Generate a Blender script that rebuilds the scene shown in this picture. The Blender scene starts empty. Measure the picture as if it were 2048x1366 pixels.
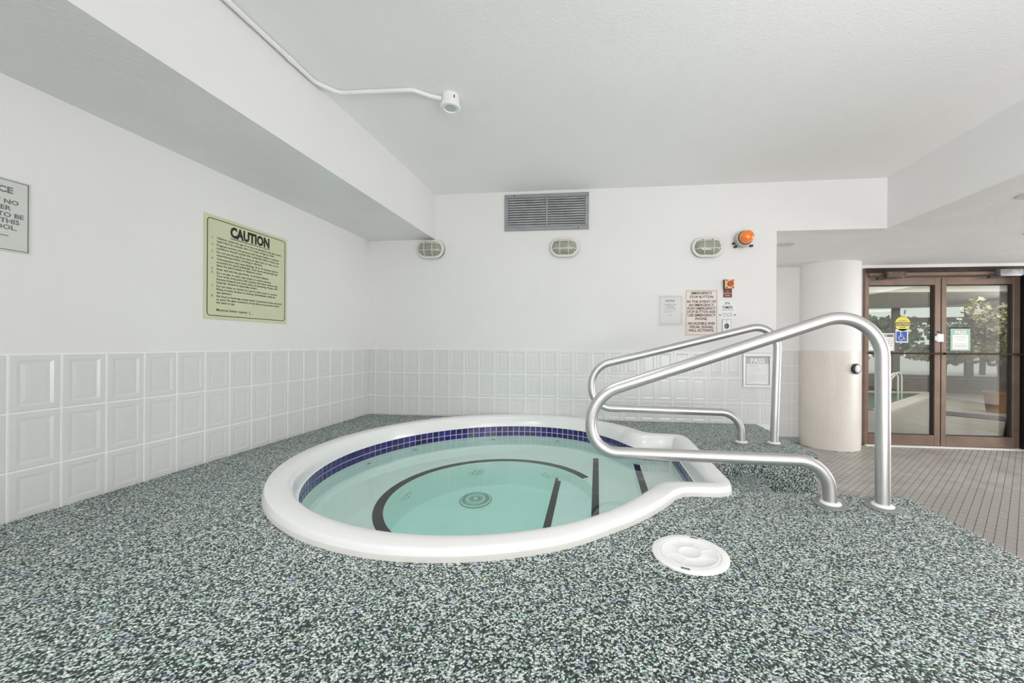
import bpy, bmesh, math, random
from mathutils import Vector, Matrix
from mathutils.geometry import tessellate_polygon
random.seed(7)
SC = bpy.context.scene
COL = SC.collection
PI = math.pi

# ------------------------------------------------------------------ camera
CAM_H = 0.7313                      # metres above the pebble deck (deck top is z = 0)
yaw, roll = 0.10924, 0.0059
fw = Vector((-math.sin(yaw), math.cos(yaw), 0))
r0 = Vector((math.cos(yaw), math.sin(yaw), 0)); u0 = r0.cross(fw)
rt = r0*math.cos(roll) + u0*math.sin(roll)
up = u0*math.cos(roll) - r0*math.sin(roll)
cd = bpy.data.cameras.new('camera')
cd.sensor_width = 36.0
cd.lens = 774.53*36/2048
cd.shift_x = -85.74/2048
cd.shift_y = 6.48/2048
cd.clip_start = 0.02; cd.clip_end = 200
cam = bpy.data.objects.new('camera', cd); COL.objects.link(cam)
M = Matrix((rt, up, -fw)).transposed().to_4x4(); M.translation = Vector((0, 0, CAM_H))
cam.matrix_world = M
SC.camera = cam

# ------------------------------------------------------------------ world, lights, exposure
SC.view_settings.view_transform = 'Standard'
SC.view_settings.look = 'None'
SC.view_settings.exposure = 0.0
SC.view_settings.gamma = 1.0
SC.view_settings.use_curve_mapping = False
w = bpy.data.worlds.new('overcast_sky'); SC.world = w; w.use_nodes = True
w.node_tree.nodes['Background'].inputs[0].default_value = (1.0, 1.0, 1.0, 1)
w.node_tree.nodes['Background'].inputs[1].default_value = 0.9
SC.cycles.max_bounces = 32
SC.cycles.diffuse_bounces = 16
SC.cycles.glossy_bounces = 16
SC.cycles.transmission_bounces = 24
SC.cycles.transparent_max_bounces = 16
SC.cycles.sample_clamp_indirect = 0.0
SC.cycles.caustics_refractive = True

def area(name, loc, aim, sx, sy, power, color=(1, 1, 1)):
    l = bpy.data.lights.new(name, 'AREA'); l.shape = 'RECTANGLE'; l.size = sx; l.size_y = sy
    l.energy = power; l.color = color
    o = bpy.data.objects.new(name, l); COL.objects.link(o)
    o.location = loc
    o.rotation_euler = (Vector(aim)-Vector(loc)).to_track_quat('-Z', 'Y').to_euler()
    return o
area('window_daylight', (-0.2, -2.9, 1.2), (0.6, 3.6, 0.9), 4.5, 1.8, 60, (1.0, 0.99, 0.98))
area('window_daylight_side', (8.8, 3.5, 0.5), (2.0, 3.9, 1.1), 2.6, 1.8, 175, (1.0, 0.98, 0.97))
o_ = area('tub_fill_light', (-0.55, 2.0, 2.2), (-0.65, 2.25, 0.0), 0.8, 0.5, 4.5, (1.0, 1.0, 1.0)); o_.data.spread = math.radians(80)  # added fill over the tub to lift water and coping; no fitting there
o_ = area('near_window_daylight', (-1.9, -1.6, 1.7), (-1.25, 0.55, 0.0), 0.9, 0.6, 6, (1.0, 1.0, 1.0)); o_.data.spread = math.radians(60)
area('corridor_fill_light', (4.6, 3.4, 1.77), (4.6, 3.4, 0.0), 1.6, 1.6, 36, (1.0, 0.98, 0.95))  # added fill that brightens the lower floor and the right side
area('ceiling_fill_light', (1.65, -0.4, 0.75), (2.05, 1.5, 2.25), 2.0, 1.6, 64, (1.0, 1.0, 1.0))  # added upward fill behind the view, brightens the ceiling
area('pool_hall_fill_light', (8.2, 8.4, 2.2), (8.2, 8.4, -0.5), 3.0, 3.0, 150, (1.0, 0.95, 0.88))  # added fill that lightens the hall beyond the doors, not a fitting

# ------------------------------------------------------------------ materials
def _mat(name):
    m = bpy.data.materials.new(name); m.use_nodes = True
    nt = m.node_tree; b = nt.nodes['Principled BSDF']
    return m, nt, b
def srgb(r, g, b):
    f = lambda c: (c/255/12.92) if c/255 <= .04045 else ((c/255+.055)/1.055)**2.4
    return (f(r), f(g), f(b), 1)
def simple(name, col, rough=.5, metal=0., var=.04, scale=8., bump=0., bscale=60., spec=.5, coat=0.):
    m, nt, b = _mat(name)
    b.inputs['Roughness'].default_value = rough; b.inputs['Metallic'].default_value = metal
    b.inputs['Specular IOR Level'].default_value = spec
    b.inputs['Coat Weight'].default_value = coat
    tc = nt.nodes.new('ShaderNodeTexCoord'); n = nt.nodes.new('ShaderNodeTexNoise')
    n.inputs['Scale'].default_value = scale; n.inputs['Detail'].default_value = 3
    nt.links.new(tc.outputs['Object'], n.inputs['Vector'])
    r = nt.nodes.new('ShaderNodeValToRGB')
    r.color_ramp.elements[0].color = tuple(c*(1-var) for c in col[:3])+(1,)
    r.color_ramp.elements[1].color = tuple(min(1, c*(1+var)) for c in col[:3])+(1,)
    r.color_ramp.elements[0].position = .3; r.color_ramp.elements[1].position = .7
    nt.links.new(n.outputs['Fac'], r.inputs['Fac']); nt.links.new(r.outputs['Color'], b.inputs['Base Color'])
    if bump:
        n2 = nt.nodes.new('ShaderNodeTexNoise'); n2.inputs['Scale'].default_value = bscale; n2.inputs['Detail'].default_value = 4
        nt.links.new(tc.outputs['Object'], n2.inputs['Vector'])
        bp = nt.nodes.new('ShaderNodeBump'); bp.inputs['Strength'].default_value = bump; bp.inputs['Distance'].default_value = .01
        nt.links.new(n2.outputs['Fac'], bp.inputs['Height']); nt.links.new(bp.outputs['Normal'], b.inputs['Normal'])
    return m
PAINT = simple('wall_paint', (.765, .755, .748, 1), .65, var=.012, scale=2, bump=.12, bscale=90)
CEIL = simple('ceiling_paint', (.87, .86, .853, 1), .7, var=.015, scale=1.5, bump=.25, bscale=70)
SOFF = simple('soffit_plaster', (.79, .785, .78, 1), .75, var=.03, scale=2.5, bump=.35, bscale=45)
TILE = simple('glazed_wall_tile', (.665, .67, .665, 1), .22, var=.01, scale=3)
GROUT = simple('white_grout', (.86, .87, .86, 1), .8, var=.02)
FIBRE = simple('white_gelcoat', (.75, .75, .745, 1), .25, var=.01, coat=.3)
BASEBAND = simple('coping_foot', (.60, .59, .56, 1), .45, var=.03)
PLASTER = simple('pool_plaster', (.93, .94, .93, 1), .55, var=.02, scale=4)
BLUE = simple('cobalt_mosaic', (.020, .010, .135, 1), .14, var=.35, scale=14, coat=.4)
STRIP = simple('black_tread_tape', (.018, .016, .018, 1), .7, var=.3, scale=30)
STEEL = simple('brushed_stainless', (.60, .59, .58, 1), .40, 1.0, var=.03, scale=18)
FLANGE = simple('dull_flange', (.26, .28, .26, 1), .5, .3, var=.12, scale=40)
WHITEP = simple('white_plastic', (.80, .80, .79, 1), .4, var=.015)
OFFW = simple('ivory_plastic', (.70, .69, .64, 1), .45, var=.03)
LENSG = simple('frosted_lens', (.30, .31, .25, 1), .12, var=.12, scale=14, coat=.5)
BLACKP = simple('black_plastic', (.02, .02, .022, 1), .4, var=.1)
GREYM = simple('grey_painted_metal', (.29, .31, .315, 1), .45, .2, var=.08)
SLATM = simple('louvre_metal', (.44, .45, .46, 1), .45, .2, var=.15, scale=12)
BRONZE = simple('bronze_anodised', (.225, .158, .122, 1), .38, .45, var=.12, scale=6)
DBRONZE = simple('dark_bronze', (.045, .026, .014, 1), .4, .3, var=.3, scale=5)
ALU = simple('aluminium', (.32, .33, .34, 1), .4, .7, var=.2, scale=20)
AMBER = simple('amber_plastic', (.95, .22, .02, 1), .18, var=.15, scale=20, coat=.6)
BEAC = simple('beacon_base', (.52, .52, .47, 1), .45, var=.05)
YEL = simple('yellow_box', (.86, .62, .32, 1), .5, var=.06)
RED = simple('red_button', (.50, .055, .012, 1), .4, var=.1)
MAROON = simple('maroon_label', (.19, .035, .04, 1), .5, var=.1)
INK = simple('black_ink', (.02, .02, .018, 1), .7, var=.05)
BROWNINK = simple('brown_ink', (.06, .025, .02, 1), .7, var=.1)
GREYINK = simple('grey_ink', (.16, .16, .16, 1), .7, var=.1)
CREAM = simple('cream_sign', (.60, .615, .42, 1), .5, var=.02)
PINKS = simple('pale_pink_sign', (.77, .68, .63, 1), .5, var=.02)
PAPER = simple('paper', (.80, .79, .78, 1), .6, var=.02)
GREYS = simple('grey_sign', (.60, .61, .58, 1), .5, var=.02)
PASSG = simple('pass_green', (.34, .52, .42, 1), .5, var=.04)
PASSW = simple('pass_grey', (.50, .52, .51, 1), .5, var=.04)
BLUES = simple('sign_blue', (.035, .08, .36, 1), .5, var=.03)
YELS = simple('sticker_yellow', (.72, .66, .07, 1), .5, var=.04)
COLT = simple('column_mosaic', (.72, .685, .63, 1), .4, var=.05, scale=3)
BBASE = simple('grey_base', (.33, .35, .33, 1), .6, var=.06)
LEAF = simple('leaf_green', (.22, .25, .12, 1), .5, var=.5, scale=6)
LEAF2 = simple('leaf_olive', (.31, .29, .17, 1), .5, var=.5, scale=5)
BARK = simple('bark', (.14, .10, .07, 1), .8, var=.3, scale=12)
POTM = simple('terracotta', (.36, .20, .10, 1), .7, var=.15)
PALEG = simple('pale_ground', (.72, .68, .66, 1), .8, var=.05)
HALLP = simple('hall_paint', (.62, .62, .57, 1), .7, var=.03)
HALLF = simple('hall_floor_tile', (.46, .41, .385, 1), .25, var=.08, scale=3)
HALLB = simple('hall_bench_tile', (.16, .13, .105, 1), .5, var=.15)
MATM = simple('dark_mat', (.10, .095, .11, 1), .85, var=.2, scale=20)
POOLW = simple('pool_water_surface', (.28, .42, .36, 1), .06, var=.05)

def pebble():
    m, nt, b = _mat('rubber_pebble_coating'); N = nt.nodes.new; L = nt.links.new
    tc = N('ShaderNodeTexCoord')
    wv = N('ShaderNodeTexNoise'); wv.inputs['Scale'].default_value = 60; wv.inputs['Detail'].default_value = 1
    L(tc.outputs['Object'], wv.inputs['Vector'])
    mx = N('ShaderNodeVectorMath'); mx.operation = 'MULTIPLY_ADD'
    mx.inputs[1].default_value = (.004, .004, .004); L(wv.outputs['Color'], mx.inputs[0]); L(tc.outputs['Object'], mx.inputs[2])
    v = N('ShaderNodeTexVoronoi'); v.inputs['Scale'].default_value = 210; L(mx.outputs[0], v.inputs['Vector'])
    sp = N('ShaderNodeSeparateColor'); L(v.outputs['Color'], sp.inputs[0])
    r = N('ShaderNodeValToRGB'); cr = r.color_ramp
    cr.elements[0].position = 0; cr.elements[0].color = (.016, .026, .023, 1)
    cr.elements[1].position = 1; cr.elements[1].color = (.93, .96, .93, 1)
    for p, c in ((.28, (.030, .050, .042, 1)), (.42, (.15, .20, .18, 1)), (.58, (.44, .51, .48, 1)), (.72, (.80, .86, .83, 1))):
        e = cr.elements.new(p); e.color = c
    L(sp.outputs[0], r.inputs['Fac'])
    # dark binder between the grains
    r2 = N('ShaderNodeValToRGB'); r2.color_ramp.elements[0].position = .45; r2.color_ramp.elements[0].color = (1, 1, 1, 1)
    r2.color_ramp.elements[1].position = .85; r2.color_ramp.elements[1].color = (.28, .34, .31, 1)
    L(v.outputs['Distance'], r2.inputs['Fac'])
    r2.color_ramp.elements[0].position = .35; r2.color_ramp.elements[1].position = .75
    mul = N('ShaderNodeMix'); mul.data_type = 'RGBA'; mul.blend_type = 'MULTIPLY'; mul.inputs[0].default_value = 1
    L(r.outputs['Color'], mul.inputs[6]); L(r2.outputs['Color'], mul.inputs[7])
    # small green and blue tinted clumps
    n = N('ShaderNodeTexNoise'); n.inputs['Scale'].default_value = 22; n.inputs['Detail'].default_value = 3
    L(tc.outputs['Object'], n.inputs['Vector'])
    r3 = N('ShaderNodeValToRGB'); c3 = r3.color_ramp
    c3.elements[0].position = .36; c3.elements[0].color = (.52, .56, .86, 1)
    c3.elements[1].position = .66; c3.elements[1].color = (.50, .88, .70, 1)
    for p in (.43, .59):
        e = c3.elements.new(p); e.color = (1, 1, 1, 1)
    L(n.outputs['Fac'], r3.inputs['Fac'])
    mul2 = N('ShaderNodeMix'); mul2.data_type = 'RGBA'; mul2.blend_type = 'MULTIPLY'; mul2.inputs[0].default_value = .5
    L(mul.outputs[2], mul2.inputs[6]); L(r3.outputs['Color'], mul2.inputs[7])
    L(mul2.outputs[2], b.inputs['Base Color'])
    b.inputs['Roughness'].default_value = .55
    bp = N('ShaderNodeBump'); bp.invert = True; bp.inputs['Strength'].default_value = .8; bp.inputs['Distance'].default_value = .003
    L(v.outputs['Distance'], bp.inputs['Height']); L(bp.outputs['Normal'], b.inputs['Normal'])
    return m
PEBBLE = pebble()

def floor_tile_mat():
    m, nt, b = _mat('grey_mosaic_floor'); N = nt.nodes.new; L = nt.links.new
    tc = N('ShaderNodeTexCoord'); n = N('ShaderNodeTexNoise'); n.inputs['Scale'].default_value = 5; n.inputs['Detail'].default_value = 5
    L(tc.outputs['Object'], n.inputs['Vector'])
    r = N('ShaderNodeValToRGB'); r.color_ramp.elements[0].position = .35; r.color_ramp.elements[1].position = .7
    r.color_ramp.elements[0].color = (.30, .28, .26, 1); r.color_ramp.elements[1].color = (.40, .39, .365, 1)
    L(n.outputs['Fac'], r.inputs['Fac']); L(r.outputs['Color'], b.inputs['Base Color'])
    b.inputs['Roughness'].default_value = .38
    return m
FTILE = floor_tile_mat()
FGROUT = simple('dark_floor_grout', (.16, .15, .14, 1), .8, var=.1)

def glass_mat(name='clear_pane', tint=(.93, .95, .93, 1), rough=.02):
    m = bpy.data.materials.new(name); m.use_nodes = True; nt = m.node_tree; nt.nodes.clear()
    o = nt.nodes.new('ShaderNodeOutputMaterial'); t = nt.nodes.new('ShaderNodeBsdfTransparent'); t.inputs[0].default_value = tint
    g = nt.nodes.new('ShaderNodeBsdfGlossy'); g.inputs['Roughness'].default_value = rough
    fr = nt.nodes.new('ShaderNodeFresnel'); fr.inputs['IOR'].default_value = 1.45
    mx = nt.nodes.new('ShaderNodeMixShader')
    nt.links.new(fr.outputs[0], mx.inputs[0]); nt.links.new(t.outputs[0], mx.inputs[1]); nt.links.new(g.outputs[0], mx.inputs[2])
    nt.links.new(mx.outputs[0], o.inputs['Surface'])
    return m
PANE = glass_mat()
def water_mat():
    m = bpy.data.materials.new('spa_water'); m.use_nodes = True; nt = m.node_tree; nt.nodes.clear()
    o = nt.nodes.new('ShaderNodeOutputMaterial'); g = nt.nodes.new('ShaderNodeBsdfGlass'); g.inputs['IOR'].default_value = 1.333
    g.inputs['Roughness'].default_value = 0
    a = nt.nodes.new('ShaderNodeVolumeAbsorption'); a.inputs['Color'].default_value = (.23, .967, .83, 1); a.inputs['Density'].default_value = .30
    tc = nt.nodes.new('ShaderNodeTexCoord'); n = nt.nodes.new('ShaderNodeTexNoise'); n.inputs['Scale'].default_value = 5; n.inputs['Detail'].default_value = 1
    b = nt.nodes.new('ShaderNodeBump'); b.inputs['Strength'].default_value = .05; b.inputs['Distance'].default_value = .01
    nt.links.new(tc.outputs['Object'], n.inputs['Vector']); nt.links.new(n.outputs['Fac'], b.inputs['Height']); nt.links.new(b.outputs['Normal'], g.inputs['Normal'])
    nt.links.new(g.outputs[0], o.inputs['Surface']); nt.links.new(a.outputs[0], o.inputs['Volume'])
    return m
WATER = water_mat()

# ------------------------------------------------------------------ helpers
def obj(name, bm, mat, parent=None, smooth=False, kind=None, label=None):
    me = bpy.data.meshes.new(name)
    bmesh.ops.recalc_face_normals(bm, faces=bm.faces)
    bm.to_mesh(me); bm.free()
    for m in (mat if isinstance(mat, (list, tuple)) else [mat]): me.materials.append(m)
    if smooth:
        me.polygons.foreach_set('use_smooth', [True]*len(me.polygons))
        try: me.set_sharp_from_angle(angle=math.radians(38))
        except Exception: pass
    o = bpy.data.objects.new(name, me); COL.objects.link(o)
    if parent is not None: o.parent = parent
    if kind: o['kind'] = kind
    if label: o['label'] = label
    return o
def thing(name, label, cat, loc=(0, 0, 0), group=None):
    o = bpy.data.objects.new(name, None); COL.objects.link(o); o.location = loc
    o.empty_display_size = .05
    o['label'] = label; o['category'] = cat
    if group: o['group'] = group
    return o
def tag(o, label, cat, group=None):
    o['label'] = label; o['category'] = cat
    if group: o['group'] = group
    return o
def B(): return bmesh.new()
def box(bm, x0, x1, y0, y1, z0, z1, mi=0, mat=None):
    vs = [Vector((x, y, z)) for x in (x0, x1) for y in (y0, y1) for z in (z0, z1)]
    if mat is not None: vs = [mat @ v for v in vs]
    v = [bm.verts.new(p) for p in vs]
    for q in ((0, 1, 3, 2), (4, 6, 7, 5), (0, 4, 5, 1), (2, 3, 7, 6), (0, 2, 6, 4), (1, 5, 7, 3)):
        f = bm.faces.new([v[i] for i in q]); f.material_index = mi
    return bm
def bevel(bm, w=.003, seg=1):
    bmesh.ops.bevel(bm, geom=list(bm.edges), offset=w, segments=seg, affect='EDGES', profile=.6)
    return bm
def lathe(bm, prof, n=32, mat=None, cap=True, mi=0):
    """prof: list of (r, h) about local Z"""
    rings = []
    for r, h in prof:
        if r < 1e-6:
            p = Vector((0, 0, h)); rings.append([bm.verts.new(mat @ p if mat else p)])
        else:
            ring = []
            for i in range(n):
                a = 2*PI*i/n; p = Vector((r*math.cos(a), r*math.sin(a), h)); ring.append(bm.verts.new(mat @ p if mat else p))
            rings.append(ring)
    for a, b in zip(rings, rings[1:]):
        for i in range(n):
            j = (i+1) % n
            if len(a) == 1 and len(b) == 1: continue
            if len(a) == 1: f = bm.faces.new((a[0], b[j], b[i]))
            elif len(b) == 1: f = bm.faces.new((a[i], a[j], b[0]))
            else: f = bm.faces.new((a[i], a[j], b[j], b[i]))
            f.material_index = mi
    if cap:
        for rg in (rings[0], rings[-1]):
            if len(rg) > 2: bm.faces.new(rg).material_index = mi
    return bm
def tube(bm, pts, r, n=12, cap=True, closed=False):
    pts = [Vector(p) for p in pts]; rings = []; N = len(pts)
    prev = None
    for i, p in enumerate(pts):
        if closed: t = (pts[(i+1) % N]-pts[i-1]).normalized()
        else: t = (pts[min(i+1, N-1)]-pts[max(i-1, 0)]).normalized()
        if prev is None:
            a = Vector((0, 0, 1)) if abs(t.z) < .9 else Vector((1, 0, 0)); u = t.cross(a).normalized()
        else:
            u = (prev-t*prev.dot(t)).normalized()
        prev = u; v = t.cross(u)
        rings.append([bm.verts.new(p+u*r*math.cos(2*PI*k/n)+v*r*math.sin(2*PI*k/n)) for k in range(n)])
    pairs = list(zip(rings, rings[1:]))
    if closed: pairs.append((rings[-1], rings[0]))
    for a, b in pairs:
        for k in range(n):
            bm.faces.new((a[k], a[(k+1) % n], b[(k+1) % n], b[k]))
    if cap and not closed:
        bm.faces.new(rings[0]); bm.faces.new(rings[-1])
    return bm
def smoothpath(ctrl, rad, seg=10):
    """polyline with rounded corners; rad: list of bend radii for the inner points"""
    P = [Vector(c) for c in ctrl]; out = [P[0]]
    for i in range(1, len(P)-1):
        a, b, c = P[i-1], P[i], P[i+1]; r = rad[i-1]
        d1 = (a-b).normalized(); d2 = (c-b).normalized()
        ang = d1.angle(d2); tl = r/math.tan(ang/2)
        s = b+d1*tl; e = b+d2*tl; bis = (d1+d2).normalized(); cen = b+bis*(r/math.sin(ang/2))
        v1 = s-cen; v2 = e-cen; th = v1.angle(v2); ax = v1.cross(v2).normalized()
        for k in range(seg+1):
            out.append(cen+Matrix.Rotation(th*k/seg, 3, ax) @ v1)
    out.append(P[-1]); return out
def fill_loops(bm, loops, z, mi=0):
    """planar face set from an outer loop and hole loops of (x, y)"""
    es = []
    lv = []
    for lp in loops:
        vs = [bm.verts.new((x, y, z)) for x, y in lp]; lv.append(vs)
        es += [bm.edges.new((vs[i], vs[(i+1) % len(vs)])) for i in range(len(vs))]
    r = bmesh.ops.triangle_fill(bm, use_beauty=True, use_dissolve=False, edges=es, normal=(0, 0, 1))
    for g in r['geom']:
        if isinstance(g, bmesh.types.BMFace): g.material_index = mi
    return lv
def wall_down(bm, vs, z, closed=True, mi=0):
    lo = [bm.verts.new((v.co.x, v.co.y, z)) for v in vs]; n = len(vs)
    for i in range(n if closed else n-1):
        j = (i+1) % n
        bm.faces.new((vs[i], vs[j], lo[j], lo[i])).material_index = mi
    return lo
_fc = {}
def text(name, s, frame, x, z, h, mat, parent, wmax=None, align='CENTER', bold=0., depth=.0006, off=.0012, label=None, sx=1.0):
    """s set in the built-in font on a panel; frame maps (x right, y up, z out) to the world; x, z: anchor and baseline"""
    cu = bpy.data.curves.new(name, 'FONT'); cu.body = s; cu.size = 1.0; cu.align_x = align; cu.offset = bold
    cu.resolution_u = 2; cu.extrude = 0
    to = bpy.data.objects.new(name, cu); COL.objects.link(to)
    dg = bpy.context.evaluated_depsgraph_get(); dg.update()
    me = bpy.data.meshes.new_from_object(to.evaluated_get(dg))
    bpy.data.objects.remove(to); bpy.data.curves.remove(cu)
    sc = h/0.70
    xs = [v.co.x for v in me.vertices]
    wd = (max(xs)-min(xs))*sc*sx if xs else 0
    kx = sc*sx
    if wmax and wd > wmax: kx *= wmax/wd
    for v in me.vertices:
        v.co = frame @ Vector((x+v.co.x*kx, z+v.co.y*sc, off))
    me.materials.clear(); me.materials.append(mat)
    o = bpy.data.objects.new(name, me); COL.objects.link(o)
    if parent is not None: o.parent = parent
    if label: o['label'] = label
    return o
def fr_back(x, y, z):      # panel on a wall that faces -Y
    return Matrix.Translation((x, y, z)) @ Matrix(((1, 0, 0, 0), (0, 0, -1, 0), (0, 1, 0, 0), (0, 0, 0, 1)))
def fr_left(x, y, z):      # panel on a wall that faces +X
    return Matrix.Translation((x, y, z)) @ Matrix(((0, 0, 1, 0), (1, 0, 0, 0), (0, 1, 0, 0), (0, 0, 0, 1)))
def localise(root):
    """parts are built in world coordinates: give the children of a placed Empty the inverse offset"""
    inv = Matrix.Translation(root.location).inverted()
    for c in root.children: c.matrix_parent_inverse = inv

# ------------------------------------------------------------------ room dimensions (metres, deck top = 0)
XL, YB, ZC, ZB = -2.365, 3.80, 2.256, 1.800       # left wall, back wall, high ceiling, beam underside
XBL, XBR = -1.655, 2.593                          # faces of the left and right beams
XW = 1.650                                        # right end of the back wall
ZF = -0.570                                       # lower tiled floor
YD = 5.56                                         # door wall
YK = -3.2                                         # how far the room runs behind the camera
ZT = 0.678; TW = .1584; TH = .2396                # wainscot

def struct(name, bm, mat, **k):
    o = obj(name, bm, mat, **k); o['kind'] = 'structure'; return o
wl = struct('wall_left', box(B(), XL-.15, XL, YK, YB+.15, -.75, ZC+.1), PAINT)
bm = B(); box(bm, XL, XW, YB, YB+.15, -.75, ZC+.1); box(bm, XW, XBR+.2, YB, YB+.15, ZB, ZC+.1)
wb = struct('wall_back', bm, PAINT)
wr = struct('wall_recess', box(B(), XW-.15, 3.50, YD, YD+.15, -.75, ZB+.1), PAINT)
struct('wall_return', box(B(), XW-.15, XW, YB+.15, YD, -.75, ZB), PAINT)
bm = B(); box(bm, 3.495, 9.0, YD+.065, YD+.15, 1.755, ZB+.1); box(bm, 5.60, 9.0, YD, YD+.15, -.75, 1.765)
wd_ = struct('wall_door', bm, PAINT)
struct('trim_1', box(B(), 3.30, 8.9, YD-.065, YD+.03, 1.760, ZB-.001), WHITEP)
struct('ceiling', box(B(), XL, XBR+.15, YK, YB, ZC, ZC+.1), CEIL)
struct('ceiling_beam', box(B(), XL, XBL, YK, YB, ZB, ZC), [PAINT])
for f in bpy.data.objects['ceiling_beam'].data.polygons: f.material_index = 0
bpy.data.objects['ceiling_beam'].data.materials.append(SOFF)
for f in bpy.data.objects['ceiling_beam'].data.polygons:
    if f.normal.z < -.5: f.material_index = 1
bm = B(); box(bm, XBR, XBR+.2, YK, YB, ZB, ZC); struct('ceiling_beam', bm, PAINT)
bm = B(); box(bm, XBR+.2, 9.0, YK, YB+.15, ZB, ZB+.1); box(bm, XW-.1, 9.0, YB+.15, YD, ZB, ZB+.1)
box(bm, XBR-.0, XBR+.2, YB, YB+.15, ZB-.001, ZB+.02)
struct('ceiling', bm, SOFF)

# ---- wall tiles: each a pressed panel with a raised frame and a raised centre
def tile_mesh(wd, ht):
    bm = B(); g = .0013
    m = min(1, wd/.158)
    rings = [(g, 0), (g+.004, .0042), (.024*m, .0046), (.036*m, .0026), (.050*m, .0036)]
    prev = None
    for ins, d in rings:
        ring = [bm.verts.new((ins, ins, d)), bm.verts.new((wd-ins, ins, d)), bm.verts.new((wd-ins, ht-ins, d)), bm.verts.new((ins, ht-ins, d))]
        if prev:
            for i in range(4): bm.faces.new((prev[i], prev[(i+1) % 4], ring[(i+1) % 4], ring[i]))
        prev = ring
    bm.faces.new(prev)
    return bm
TM = {}
def wall_tile(parent, frame, wd, ht, mat=TILE):
    k = (round(wd, 4), round(ht, 4), mat.name)
    if k not in TM:
        o = obj('tile', tile_mesh(wd, ht), mat, parent); TM[k] = o.data
    else:
        o = bpy.data.objects.new('tile', TM[k]); COL.objects.link(o); o.parent = parent
    o.matrix_world = frame
    return o
def grout_sheet(parent, frame, wd, ht):
    o = obj('grout', box(B(), 0, wd, 0, ht, .0002, .0016), GROUT, parent); o.matrix_world = frame; return o
rows = [(ZT-TH, TH), (ZT-2*TH, TH), (0.0, ZT-2*TH)]
# left wall
ys = [YB]; y = 3.6863
while y > .45: ys.append(y); y -= TW
for a, b in zip(ys[1:], ys):
    for z0, h in rows: wall_tile(wl, fr_left(XL, a, z0), b-a, h)
grout_sheet(wl, fr_left(XL, ys[-1], 0), YB-ys[-1], ZT+.002)
# back wall, then below deck level where the deck stops short of the wall's end
xs = [XL, -2.2864, -2.128]
while xs[-1]+TW < XW: xs.append(xs[-1]+TW)
xs.append(XW)
for a, b in zip(xs, xs[1:]):
    for z0, h in rows: wall_tile(wb, fr_back(a, YB, z0), b-a, h)
grout_sheet(wb, fr_back(XL, YB, 0), XW-XL, ZT+.002)
for a, b in ((xs[-3], xs[-2]), (xs[-2], xs[-1])):
    z = rows[2][0]+rows[2][1]-TH
    wall_tile(wb, fr_back(max(a, 1.48), YB, ZF+.24), b-max(a, 1.48), -.04-ZF-.24+.0)
# recess wall
xs2 = [1.80, 1.98, 2.14, 2.30, 2.46, 2.62, 2.78]
zs2 = [.678, .467, .225, -.015, -.255, -.495]
for a, b in zip(xs2, xs2[1:]):
    for z1, z0 in zip(zs2, zs2[1:]): wall_tile(wr, fr_back(a, YD, z0), b-a, z1-z0)
grout_sheet(wr, fr_back(1.66, YD, -.495), 1.3, .678+.497)
struct('baseboard_recess', bevel(box(B(), 1.66, 3.3, YD-.012, YD, ZF, -.495), .003), BBASE)

# ------------------------------------------------------------------ spa outlines
CX, CY = -.603, 2.518
def interp(tab, a):
    for (a0, v0), (a1, v1) in zip(tab, tab[1:]):
        if a <= a1: return v0+(v1-v0)*(a-a0)/(a1-a0)
    return tab[-1][1]
RO = [(30, 1.158), (39, 1.168), (47, 1.180), (57, 1.203), (65, 1.236), (75, 1.258), (85, 1.275), (97, 1.289), (180, 1.287)]
RI = [(30, 1.012), (39, 1.030), (47, 1.055), (57, 1.085), (65, 1.108), (75, 1.125), (85, 1.137), (97, 1.146), (180, 1.150)]
def outline():
    O, I = [], []
    # notch top half, from the end wall up and round to the circle
    no = [(1.283, 0), (1.283, .25), (1.283, .42), (1.280, .475), (1.268, .520), (1.238, .556), (1.19, .574), (1.12, .577), (1.06, .580), (1.02, .592)]
    ni = [(1.163, 0), (1.163, .22), (1.163, .38), (1.163, .44), (1.163, .4698), (1.16, .470), (1.08, .470), (.99, .472), (.93, .486), (.885, .512)]
    for (a, b), (c, d) in zip(no, ni): O.append((a, b)); I.append((c, d))
    ths = [33+i*3 for i in range(0, 99)]      # 33 .. 327
    for t in ths:
        a = t if t <= 180 else 360-t
        O.append((interp(RO, a)*math.cos(math.radians(t)), interp(RO, a)*math.sin(math.radians(t))))
        I.append((interp(RI, a)*math.cos(math.radians(t)), interp(RI, a)*math.sin(math.radians(t))))
    for (a, b), (c, d) in list(zip(no, ni))[:0:-1]: O.append((a, -b)); I.append((c, -d))
    f = lambda L: [(CX+x, CY+y) for x, y in L]
    return f(O), f(I)
OUT, INN = outline()
NP = len(OUT)
def between(t): return [(o[0]*(1-t)+i[0]*t, min(YB-.006, o[1]*(1-t)+i[1]*t)) for o, i in zip(OUT, INN)]

# ------------------------------------------------------------------ deck (raised, pebble coated)
XE = 1.480
corner = [(1.472+.03-.0, 2.00), (1.503, 2.02), (1.498, 2.045), (1.478, 2.060), (1.44, 2.063)]
deck = [(XL, YK), (1.40, YK), (1.445, .9), (1.463, 1.5), (1.478, 1.74), (1.490, 1.90)] + corner + \
       [(.760, 2.030), (.722, 2.045), (.706, 2.09), (.703, 2.70), (.72, 2.745), (.76, 2.760), (XE-.03, 2.760), (XE-.006, 2.772), (XE, 2.80), (XE, YB), (XL, YB)]
hole = between(.25)
bm = B()
lv = fill_loops(bm, [deck, hole], 0.0)
wall_down(bm, lv[0], ZF-.02)
struct('raised_deck', bm, PEBBLE)
bm = B()
box(bm, .70, 1.08, 2.00, 2.80, -.56, -.150); box(bm, 1.06, 1.30, 2.00, 2.80, -.56, -.36)
st = struct('deck_stair', bevel(bm, .008), PEBBLE)

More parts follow.
